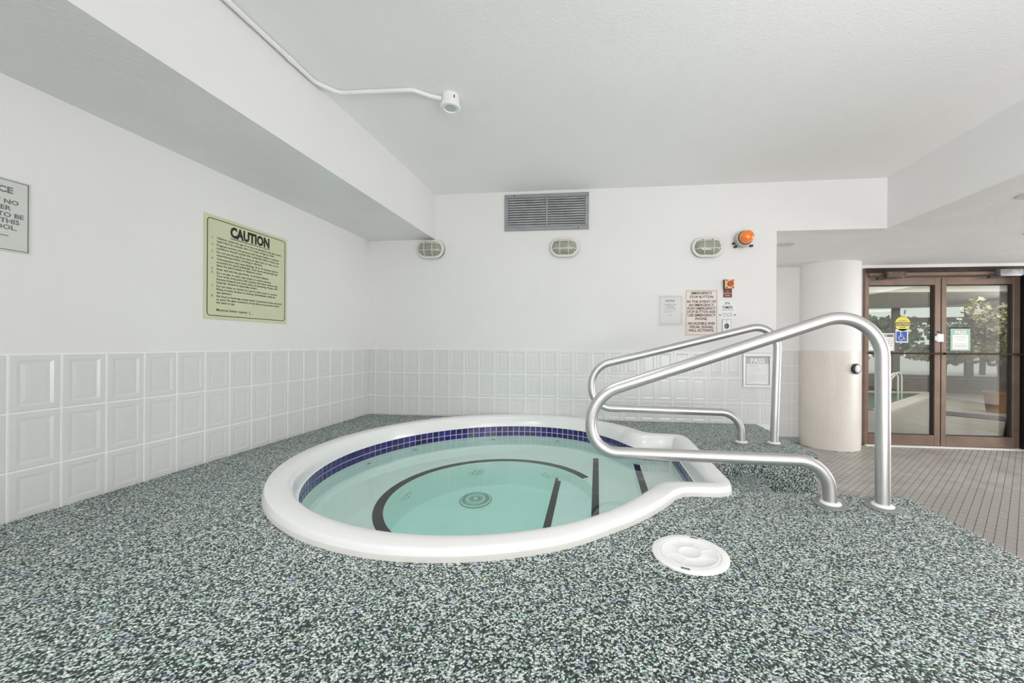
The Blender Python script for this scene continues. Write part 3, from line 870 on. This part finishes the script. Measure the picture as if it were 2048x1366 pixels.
# ------------------------------------------------------------------ signs on the left wall
y0, y1, z0, z1 = 2.088, 2.715, .878, 1.520
mt = fr_left(XL, y0, z0); W_, H_ = y1-y0, z1-z0
t = thing('caution_sign', 'large cream CAUTION sign listing the spa safety rules', 'sign', (XL, 2.4, z0))
obj('board', box(B(), 0, W_, 0, H_, 0, .006, mat=mt), CREAM, t)
bm = B(); hw, hh = W_/2-.020, H_/2-.022
pts = []
for cx_, cz_, a_ in ((hw-.02, hh-.02, 0), (-hw+.02, hh-.02, 90), (-hw+.02, -hh+.02, 180), (hw-.02, -hh+.02, 270)):
    for k in range(5):
        a = math.radians(a_+k*22.5); pts.append(mt @ Vector((W_/2+cx_+.02*math.cos(a), H_/2+cz_+.02*math.sin(a), .0062)))
tube(bm, pts, .0022, 6, closed=True); obj('border_line', bm, INK, t)
text('lettering', 'CAUTION', mt, W_/2+.005, .538, .064, INK, t, bold=.05, wmax=.300, off=.0068)
obj('underline', box(B(), W_/2-.145, W_/2+.155, .524, .528, .006, .0068, mat=mt), INK, t)
RULES = [('1.', ['Children under the age of 12 are not allowed in the spa, unless', 'supervised by a person who is 16 years of age or older.']),
 ('2.', ['Pregnant women and persons with known health or medical', 'conditions should consult with a physician before using a spa.']),
 ('3.', ['Do not use the spa if you have an open sore or rash, or are', 'experiencing nausea, vomiting or diarrhea.']),
 ('4.', ['Overexposure may cause fainting. 10 to 15 minutes may be', 'excessive for some individuals. Cool down periodically and', 'leave the spa if nausea or dizziness occurs.']),
 ('5.', ['Enter and exit the spa slowly, to prevent slipping.']),
 ('6.', ['Do not play or swim near drains or suction devices.', 'Your body, body parts, hair, jewelry and other objects may', 'become trapped and cause injury or drowning. People with', 'long hair should be especially careful.']),
 ('7.', ['Do not enter or remain in a spa if a drain cover or suction', 'fitting is loose, broken or missing. Immediately notify the', 'spa operator.']),
 ('8.', ['No food or beverage except water is permitted within the deck', 'or pool. No glass containers of any kind are permitted within', 'the deck or spa.'])]
z = .500; k_ = .0233
for num, lines in RULES:
    text('lettering', num, mt, .045, z, .0135, INK, t, align='LEFT', off=.0068)
    for s_ in lines:
        text('lettering', s_, mt, .078, z, .0135, INK, t, align='LEFT', wmax=min(.515, .0086*len(s_)), off=.0068, bold=.012); z -= k_-.0035
    z -= .0036
text('lettering', 'Maximum bather capacity  3', mt, .078, .052, .0145, INK, t, align='LEFT', off=.0068, bold=.012)
obj('underline', box(B(), .300, .340, .046, .0475, .006, .0068, mat=mt), INK, t)
localise(t)
y0, y1, z0, z1 = .93, 1.372, 1.094, 1.388
mt = fr_left(XL, y0, z0); W_, H_ = y1-y0, z1-z0
t = thing('notice_sign', 'grey pool notice sign cut by the left edge of the picture', 'sign', (XL, 1.15, z0))
obj('board', box(B(), 0, W_, 0, H_, 0, .004, mat=mt), GREYS, t)
border(t, mt, W_, H_, .006, .003, GREYINK, .0048)
text('lettering', 'NOTICE', mt, .392, .236, .024, GREYINK, t, align='RIGHT', bold=.03, off=.005)
for s_, x, z in (('Y NO', .408, .192), ('ER', .386, .166), ('TO BE', .422, .139), ('THIS', .410, .114), ('POOL.', .404, .089)):
    text('lettering', s_, mt, x, z, .018, GREYINK, t, align='RIGHT', bold=.02, off=.005)
obj('rule_line', box(B(), .30, .380, .062, .065, .004, .005, mat=mt), GREYINK, t)
localise(t)

# ------------------------------------------------------------------ conduit and detector on the ceiling
t = thing('ceiling_detector', 'small round white detector on the ceiling at the conduit end', 'detector', (-.905, 2.30, ZC))
mt = Matrix.Translation((-.905, 2.295, ZC)) @ Matrix.Rotation(PI, 4, 'X')
obj('junction_box', lathe(B(), [(.050, 0), (.052, .004), (.052, .052), (.048, .056)], 32, mt), WHITEP, t, smooth=True)
obj('sensor_ring', lathe(B(), [(.048, .056), (.060, .062), (.061, .072), (.056, .078), (.046, .079), (.044, .074)], 36, mt), WHITEP, t, smooth=True)
obj('sensor_face', lathe(B(), [(.044, .072), (.030, .0745), (0, .0755)], 32, mt), simple('sensor_grey', (.50, .55, .55, 1), .35), t, smooth=True)
bm = B(); lathe(bm, [(.009, 0), (.009, .003)], 12, Matrix.Translation((-.868, 2.258, ZC-.028)) @ Matrix.Rotation(math.radians(-45), 4, 'Z') @ Matrix.Rotation(PI/2, 4, 'X'))
obj('knockout', bm, BLACKP, t)
localise(t)
cz_ = ZC-.0152
path = smoothpath([(-1.632, YK+.1, cz_), (-1.632, 2.075, cz_), (-1.555, 2.178, cz_), (-1.10, 2.192, cz_-.002), (-1.02, 2.245, cz_-.008), (-.955, 2.272, cz_-.012)], [.10, .08, .10, .10], 8)
t = thing('conduit', 'white conduit pipe running along the beam to the ceiling detector', 'pipe', (-1.63, 2.0, ZC))
obj('pipe', tube(B(), path, .0125, 12), WHITEP, t, smooth=True)
for y in (.95, 1.90): obj('coupling', tube(B(), [(-1.632, y-.02, cz_), (-1.632, y+.02, cz_)], .0148, 12), WHITEP, t, smooth=True)
localise(t)
# recessed lights in the low ceiling
for x, y, lab in ((1.96, 4.30, 'recessed ceiling light ring close to the back wall corner'), (3.02, 3.05, 'recessed ceiling light ring by the right frame edge, nearer one'),
                  (4.05, 4.05, 'recessed ceiling light ring by the right frame edge, nearer the doors')):
    t = thing('recessed_light', lab, 'ceiling light', (x, y, ZB), 'recessed lights in the low ceiling')
    mt = Matrix.Translation((x, y, ZB)) @ Matrix.Rotation(PI, 4, 'X')
    obj('trim_ring', lathe(B(), [(.085, 0), (.085, .004), (.078, .008), (.070, .006)], 36, mt), simple('ring_grey', (.55, .56, .56, 1), .5), t, smooth=True)
    obj('diffuser', lathe(B(), [(.070, .002), (0, .003)], 32, mt), SOFF, t, smooth=True)
    localise(t)

# ------------------------------------------------------------------ doors
ZH = 1.632; ZD0 = -.552
bm = B()
box(bm, 3.500, 5.60, YD-.05, YD+.06, 1.648, 1.758)               # header
box(bm, 3.500, 3.535, YD-.05, YD+.06, ZF, 1.65)
fr_ = struct('door_frame', bevel(bm, .003), BRONZE)
obj('header_ledge', bevel(box(B(), 3.535, 5.345, YD-.075, YD-.05, 1.652, 1.694), .003), BRONZE, fr_)
obj('header_top', box(B(), 3.502, 5.60, YD-.056, YD-.05, 1.700, 1.757), DBRONZE, fr_)
obj('side_post', bevel(box(B(), 5.350, 5.47, YD-.20, YD+.02, ZF, 1.640), .004), simple('black_post', (.006, .005, .006, 1), .5), fr_, label='black post at the right of the doors')
struct('threshold', bevel(box(B(), 3.50, 5.36, YD-.085, YD+.06, ZF, ZF+.014), .002), simple('threshold_white', (.78, .78, .76, 1), .4))
def leaf(name, xa, xb, stl, str_):
    zb, zt_ = -.548, ZH; gb, gt = -.417, 1.538
    bm = B()
    box(bm, xa, xa+stl, YD-.030, YD+.030, zb, zt_); box(bm, xb-str_, xb, YD-.030, YD+.030, zb, zt_)
    box(bm, xa+stl, xb-str_, YD-.030, YD+.030, gt, zt_); box(bm, xa+stl, xb-str_, YD-.030, YD+.030, zb, gb)
    d = struct(name, bevel(bm, .003), BRONZE)
    obj('glass_pane', box(B(), xa+stl, xb-str_, YD+.018, YD+.024, gb, gt), PANE, d)
    bm = B()
    box(bm, xb-str_-.024, xb-str_, YD-.004, YD+.018, gb, gt); box(bm, xa+stl, xb-str_-.024, YD-.004, YD+.018, gt-.008, gt); box(bm, xa+stl, xb-str_-.024, YD-.004, YD+.018, gb, gb+.006)
    obj('gasket', bm, BLACKP, d)
    pb = obj('push_bar', tube(B(), [(xa+.012, YD-.075, .646), (xb-.012, YD-.075, .646)], .0105, 12), DBRONZE, d, smooth=True)
    bm = B()
    for x in (xa+.03, xb-.03): box(bm, x-.010, x+.010, YD-.078, YD-.029, .634, .658)
    obj('bar_bracket', bm, BLACKP, d)
    return d
dl = leaf('door_1', 3.540, 4.419, .020, .068)
drr = leaf('door_2', 4.429, 5.335, .058, .078)
obj('gap_seal', box(B(), 4.419, 4.429, YD-.01, YD+.03, -.548, ZH), BLACKP, dl)
lk = obj('lock_plate', bevel(box(B(), 4.366, 4.442, YD-.050, YD-.031, .797, .900), .003), WHITEP, dl, label='white lock box across the meeting stiles')
obj('lock_hook', bevel(box(B(), 4.345, 4.372, YD-.046, YD-.031, .812, .875), .003), WHITEP, dl)
obj('lock_knob', lathe(B(), [(.009, 0), (.009, .012)], 12, fr_back(4.392, YD-.03, .925)), BLACKP, dl)
# door closers
def closer(xa, xb, z0, z1, mat, label, tip):
    t = thing('door_closer', label, 'door closer', ((xa+xb)/2, YD-.08, z0), 'door closers on the header')
    obj('body', bevel(box(B(), xa, xb, YD-.150, YD-.0755, z0, z1), .010, 3), mat, t, smooth=True)
    obj('end_cap', bevel(box(B(), xb-.002, xb+tip, YD-.135, YD-.0755, z0+.012, z1-.004), .006, 2), mat, t, smooth=True)
    bm = B()
    for x in (xa+.03, (xa+xb)/2, xb-.03): lathe(bm, [(.006, 0), (.006, .003), (0, .004)], 10, fr_back(x, YD-.15, z1-.02))
    obj('screws', bm, ALU, t, smooth=True)
    obj('arm', box(B(), xa-.09, xa+.01, YD-.12, YD-.0755, z0-.012, z0+.006), BLACKP, t)
    localise(t)
closer(3.700, 3.900, 1.618, 1.700, simple('worn_bronze', (.13, .085, .06, 1), .5, .3, var=.3, scale=18), 'brown boxy door closer above the left glass door', .04)
closer(5.00, 5.245, 1.622, 1.712, ALU, 'grey metal door closer above the right glass door', .07)

# signs on the door glass
yg = YD+.017
mt = fr_back(3.575, yg, .675); W_, H_ = .325, .235
t = thing('door_notice', 'white NOTICE sign on the left glass door behind the rail', 'sign', (3.73, yg, .675))
obj('board', box(B(), 0, W_, 0, H_, 0, .003, mat=mt), GREYS if False else PAPER, t)
border(t, mt, W_, H_, .006, .0022, GREYINK, .0040)
obj('header_band', box(B(), .014, W_-.014, H_-.052, H_-.016, .003, .0036, mat=mt), GREYINK, t)
text('lettering', 'NOTICE', mt, W_/2, H_-.048, .028, PAPER, t, bold=.02, off=.0040, wmax=.26)
for s_, x, z in (('NO', .03, .14), ('US', .03, .115), ('WE', .03, .09)): pass
bm = B()
for z in (.150, .122, .094, .066):
    a = .022
    while a < W_-.03:
        wd = random.uniform(.02, .05); box(bm, a, min(a+wd, W_-.022), z, z+.011, .003, .0036, mat=mt); a += wd+.012
obj('print_lines', bm, simple('notice_print', (.35, .33, .30, 1), .7), t)
localise(t)
mt = fr_back(3.922, yg, .798); W_, H_ = .140, .150
t = thing('wheelchair_sticker', 'blue wheelchair access sticker on the left glass door', 'sticker', (3.99, yg, .8))
obj('backing', box(B(), -.008, W_+.006, -.012, H_+.018, 0, .0015, mat=mt), simple('pale_blue_card', (.62, .68, .74, 1), .5), t)
obj('blue_field', box(B(), .004, W_-.010, .006, H_-.016, .0015, .0024, mat=mt), BLUES, t)
bm = B()
def poly(pts, r=.0035): tube(bm, [mt @ Vector((x, z, .0034)) for x, z in pts], r, 6)
poly([(.052, .120), (.052, .066), (.085, .062), (.098, .034), (.112, .036)], .0042)
poly([(.052, .090), (.080, .088)], .0035)
poly([(.058+.030*math.cos(math.radians(a)), .052+.030*math.sin(math.radians(a))) for a in range(120, 350, 15)], .0038)
lathe(bm, [(.0085, 0), (.0085, .002), (0, .003)], 14, mt @ Matrix.Translation((.052, .120, .003)))
obj('wheelchair_symbol', bm, PAPER, t)
localise(t)
mt = fr_back(4.000, yg, 1.035)
t = thing('door_sticker', 'round yellow sticker with dark band on the left glass door', 'sticker', (4.0, yg, 1.035))
obj('disc', lathe(B(), [(.094, 0), (.094, .0015), (0, .0015)], 40, mt), YELS, t)
obj('band', box(B(), -.09, .09, -.028, .018, .0015, .0022, mat=mt), simple('brown_band', (.14, .07, .03, 1), .6), t)
text('lettering', 'AUTOMATIC', mt, 0, .030, .014, BROWNINK, t, wmax=.11, off=.0022)
text('lettering', 'CAUTION', mt, 0, -.018, .026, PAPER, t, wmax=.16, bold=.02, off=.0026)
text('lettering', 'DOOR', mt, 0, -.055, .016, BROWNINK, t, off=.0022, bold=.02)
localise(t)
mt = fr_back(4.570, yg, .685); W_, H_ = .232, .290
t = thing('pass_placard', 'green-bordered PASS placard on the right glass door', 'notice', (4.69, yg, .685))
obj('card', box(B(), 0, W_, 0, H_, 0, .003, mat=mt), PASSG, t)
obj('top_edge', box(B(), .0, W_, H_-.004, H_+.012, 0, .004, mat=mt), INK, t)
obj('sheet', box(B(), .024, W_-.024, .018, H_-.085, .003, .004, mat=mt), PAPER, t)
text('lettering', 'PASS', mt, W_/2, H_-.076, .046, PAPER, t, bold=.035, wmax=.155, off=.0045)
bm = B()
for z, a, b in ((.180, .04, .17), (.158, .04, .19), (.132, .07, .16), (.085, .036, .196), (.062, .036, .196), (.050, .036, .196)): box(bm, a, b, z, z+.0035, .0035, .0046, mat=mt)
obj('print_lines', bm, simple('slate_print', (.30, .31, .36, 1), .7), t)
localise(t)

# ------------------------------------------------------------------ pool hall beyond the doors
def yw(x): return 12.9-.23*(x-8.0)
def onwall(bm, xa, xb, z0, z1, off=0., th=.12):
    v = []
    for x in (xa, xb):
        for d in (off, off+th):
            for z in (z0, z1): v.append(bm.verts.new((x, yw(x)+d, z)))
    for q in ((0, 1, 3, 2), (4, 6, 7, 5), (0, 4, 5, 1), (2, 3, 7, 6), (0, 2, 6, 4), (1, 5, 7, 3)): bm.faces.new([v[i] for i in q])
bm = B(); box(bm, 1.0, 20.0, YD+.16, 14.5, ZF-.2, ZF-.001)
struct('floor', bm, HALLF)
bm = B(); onwall(bm, 3.0, 18.0, ZF, -.17); onwall(bm, 3.0, 18.0, 1.90, 3.0)
hw_ = struct('wall_far', bm, HALLP)
bm = B(); onwall(bm, 3.0, 18.0, ZF, -.19, -.3, .29)
obj('window_bench', bm, HALLB, hw_)
struct('wall_hall_left', box(B(), 2.9, 3.0, YD+.16, 14.2, ZF, 3.0), HALLP)
struct('ceiling', box(B(), 1.0, 20.0, YD+.16, 14.5, 2.75, 2.85), HALLP)
struct('hall_bulkhead', box(B(), 1.0, 20.0, 10.2, 10.5, 2.05, 2.75), HALLP)
bm = B()
for x, wd in ((7.90, .10), (8.86, .17), (9.9, .10), (10.53, .16), (11.7, .12), (12.9, .12), (6.7, .12), (5.6, .12)): onwall(bm, x, x+wd, -.17, 1.9, .02, .08)
onwall(bm, 9.0, 10.6, 1.46, 1.60, .02, .08); onwall(bm, 3.0, 18.0, -.17, -.10, -.02, .14)
wf = struct('window_1', bm, simple('window_bronze', (.20, .18, .165, 1), .5, .2, var=.1))
bm = B(); onwall(bm, 3.0, 18.0, -.12, 1.9, .055, .008); obj('glass_pane', bm, PANE, wf)
# hall pool
t = thing('swimming_pool', 'green-tinted swimming pool seen through the left glass door', 'pool', (6.5, 11, ZF))
e1, e2 = Vector((9.2, 12.0)), Vector((5.6, 8.58))
bm = B(); fill_loops(bm, [[(3.2, 8.1), (e2.x, e2.y), (e1.x, e1.y), (3.2, 12.0)]], ZF+.004); obj('pool_surface', bm, POOLW, t)
bm = B()
dv = (e1-e2).normalized(); nv = Vector((dv.y, -dv.x))
v = [bm.verts.new((p.x, p.y, ZF+z)) for z in (.0, .03) for p in (e2, e1, e1+nv*.30, e2+nv*.30)]
for q in ((4, 5, 6, 7), (0, 1, 5, 4), (1, 2, 6, 5), (2, 3, 7, 6), (3, 0, 4, 7)): bm.faces.new([v[i] for i in q])
box(bm, 3.2, 9.3, 12.00, 12.10, ZF, ZF+.03)
obj('pool_edge', bm, PALEG, t)
localise(t)
t = thing('pool_ladder', 'bent white grab rails at the far pool edge beyond the door', 'ladder', (7.6, 10.9, ZF))
for k in (0, .45):
    pth = smoothpath([(7.75+k*.7, 10.95+k*.7, ZF), (7.75+k*.7, 10.95+k*.7, ZF+.75), (7.35+k*.7, 10.75+k*.7, ZF+.45), (7.3+k*.7, 10.7+k*.7, ZF)], [.15, .12], 6)
    obj('grab_rail', tube(B(), pth, .022, 10), WHITEP, t, smooth=True)
localise(t)
tag(obj('white_pole', tube(B(), [(6.45, 8.05, ZF), (6.45, 8.05, ZF+1.02)], .018, 10), WHITEP, smooth=True), 'thin upright white pole beyond the left glass door', 'pole')
tag(obj('floor_mat', bevel(box(B(), -.42, .42, -.30, .30, 0, .012, mat=Matrix.Translation((7.05, 8.15, ZF)) @ Matrix.Rotation(math.radians(-42), 4, 'Z')), .003), MATM), 'dark grey door mat on the floor beyond the right door', 'mat')
# plant in a pot
def foliage(n, cx, cy, cz, rx, ry, rz, s, seed, dens=1.):
    random.seed(seed); bm = B()
    for i in range(n):
        while True:
            p = Vector((random.uniform(-1, 1), random.uniform(-1, 1), random.uniform(-1, 1)))
            if .25 < p.length < 1: break
        k = 1+.25*math.sin(5*p.x+seed)+.2*math.cos(4*p.z+seed)
        c = Vector((cx+p.x*rx*k, cy+p.y*ry*k, cz+p.z*rz*k))
        d = Vector((random.gauss(0, 1), random.gauss(0, 1), random.gauss(-.3, .7))).normalized(); u = d.orthogonal().normalized()
        u = Matrix.Rotation(random.uniform(0, 6.28), 3, d) @ u
        L = s*random.uniform(.7, 1.3); Wd = L*.42; nn = u.cross(d)*L*.08
        q = [c, c+d*L*.5+u*Wd, c+d*L, c+d*L*.5-u*Wd]
        v = [bm.verts.new(x) for x in q]; m_ = bm.verts.new(c+d*L*.5+nn)
        for a, b in ((0, 1), (1, 2), (2, 3), (3, 0)): bm.faces.new((v[a], v[b], m_))
    return bm
px_, py_ = 8.00, 8.70
t = thing('potted_tree', 'leafy indoor tree in a brown pot beyond the right door', 'plant', (px_, py_, ZF))
obj('pot', lathe(B(), [(.16, 0), (.20, .36), (.22, .37), (.22, .41), (.19, .41), (.18, .34), (0, .34)], 24, Matrix.Translation((px_, py_, ZF))), POTM, t, smooth=True)
bm = B(); tube(bm, [(px_, py_, ZF+.3), (px_+.03, py_, ZF+.8), (px_-.02, py_+.03, ZF+1.5), (px_+.02, py_, ZF+1.9)], .03, 8)
tube(bm, [(px_, py_, ZF+1.0), (px_-.25, py_-.05, ZF+1.5)], .015, 6); tube(bm, [(px_, py_, ZF+1.1), (px_+.2, py_+.1, ZF+1.6)], .015, 6)
obj('trunk', bm, BARK, t, smooth=True)
obj('leaves', foliage(900, px_-.22, py_-.10, ZF+1.62, .50, .4, .52, .10, 3), LEAF2, t, kind='stuff')
localise(t)
# outdoors
tag(struct('ground', box(B(), -10, 50, 14.6, 60, -.75, -.62), PALEG), 'pale pavement outside the hall windows', 'ground')
bpy.data.objects['ground'].pop('category', None)
lab = ['loose green tree outside, seen through the left glass door', 'broad bushy tree outside, seen through the right glass door', 'dark small tree outside, just left of the PASS placard',
       'tall yellow-green tree outside at the right door edge']
for i, (x, y, h, r, n, m_) in enumerate(((13.8, 20.8, 2.5, 1.6, 1500, LEAF), (18.8, 21.2, 2.5, 1.7, 1500, LEAF), (13.9, 17.3, 1.0, .9, 900, LEAF2), (16.8, 18.0, 3.0, 1.25, 1500, LEAF2))):
    t = thing('garden_tree', lab[i], 'tree', (x, y, -.62), 'trees outside the pool hall windows')
    obj('trunk', tube(B(), [(x, y, -.62), (x+.05, y, h*.45), (x-.05, y, h*.8)], .11, 8), BARK, t, smooth=True)
    obj('crown', foliage(n, x, y, h*.5, r, r*.7, h*.42, .26, 11+i), m_, t, kind='stuff')
    localise(t)
random.seed(7)
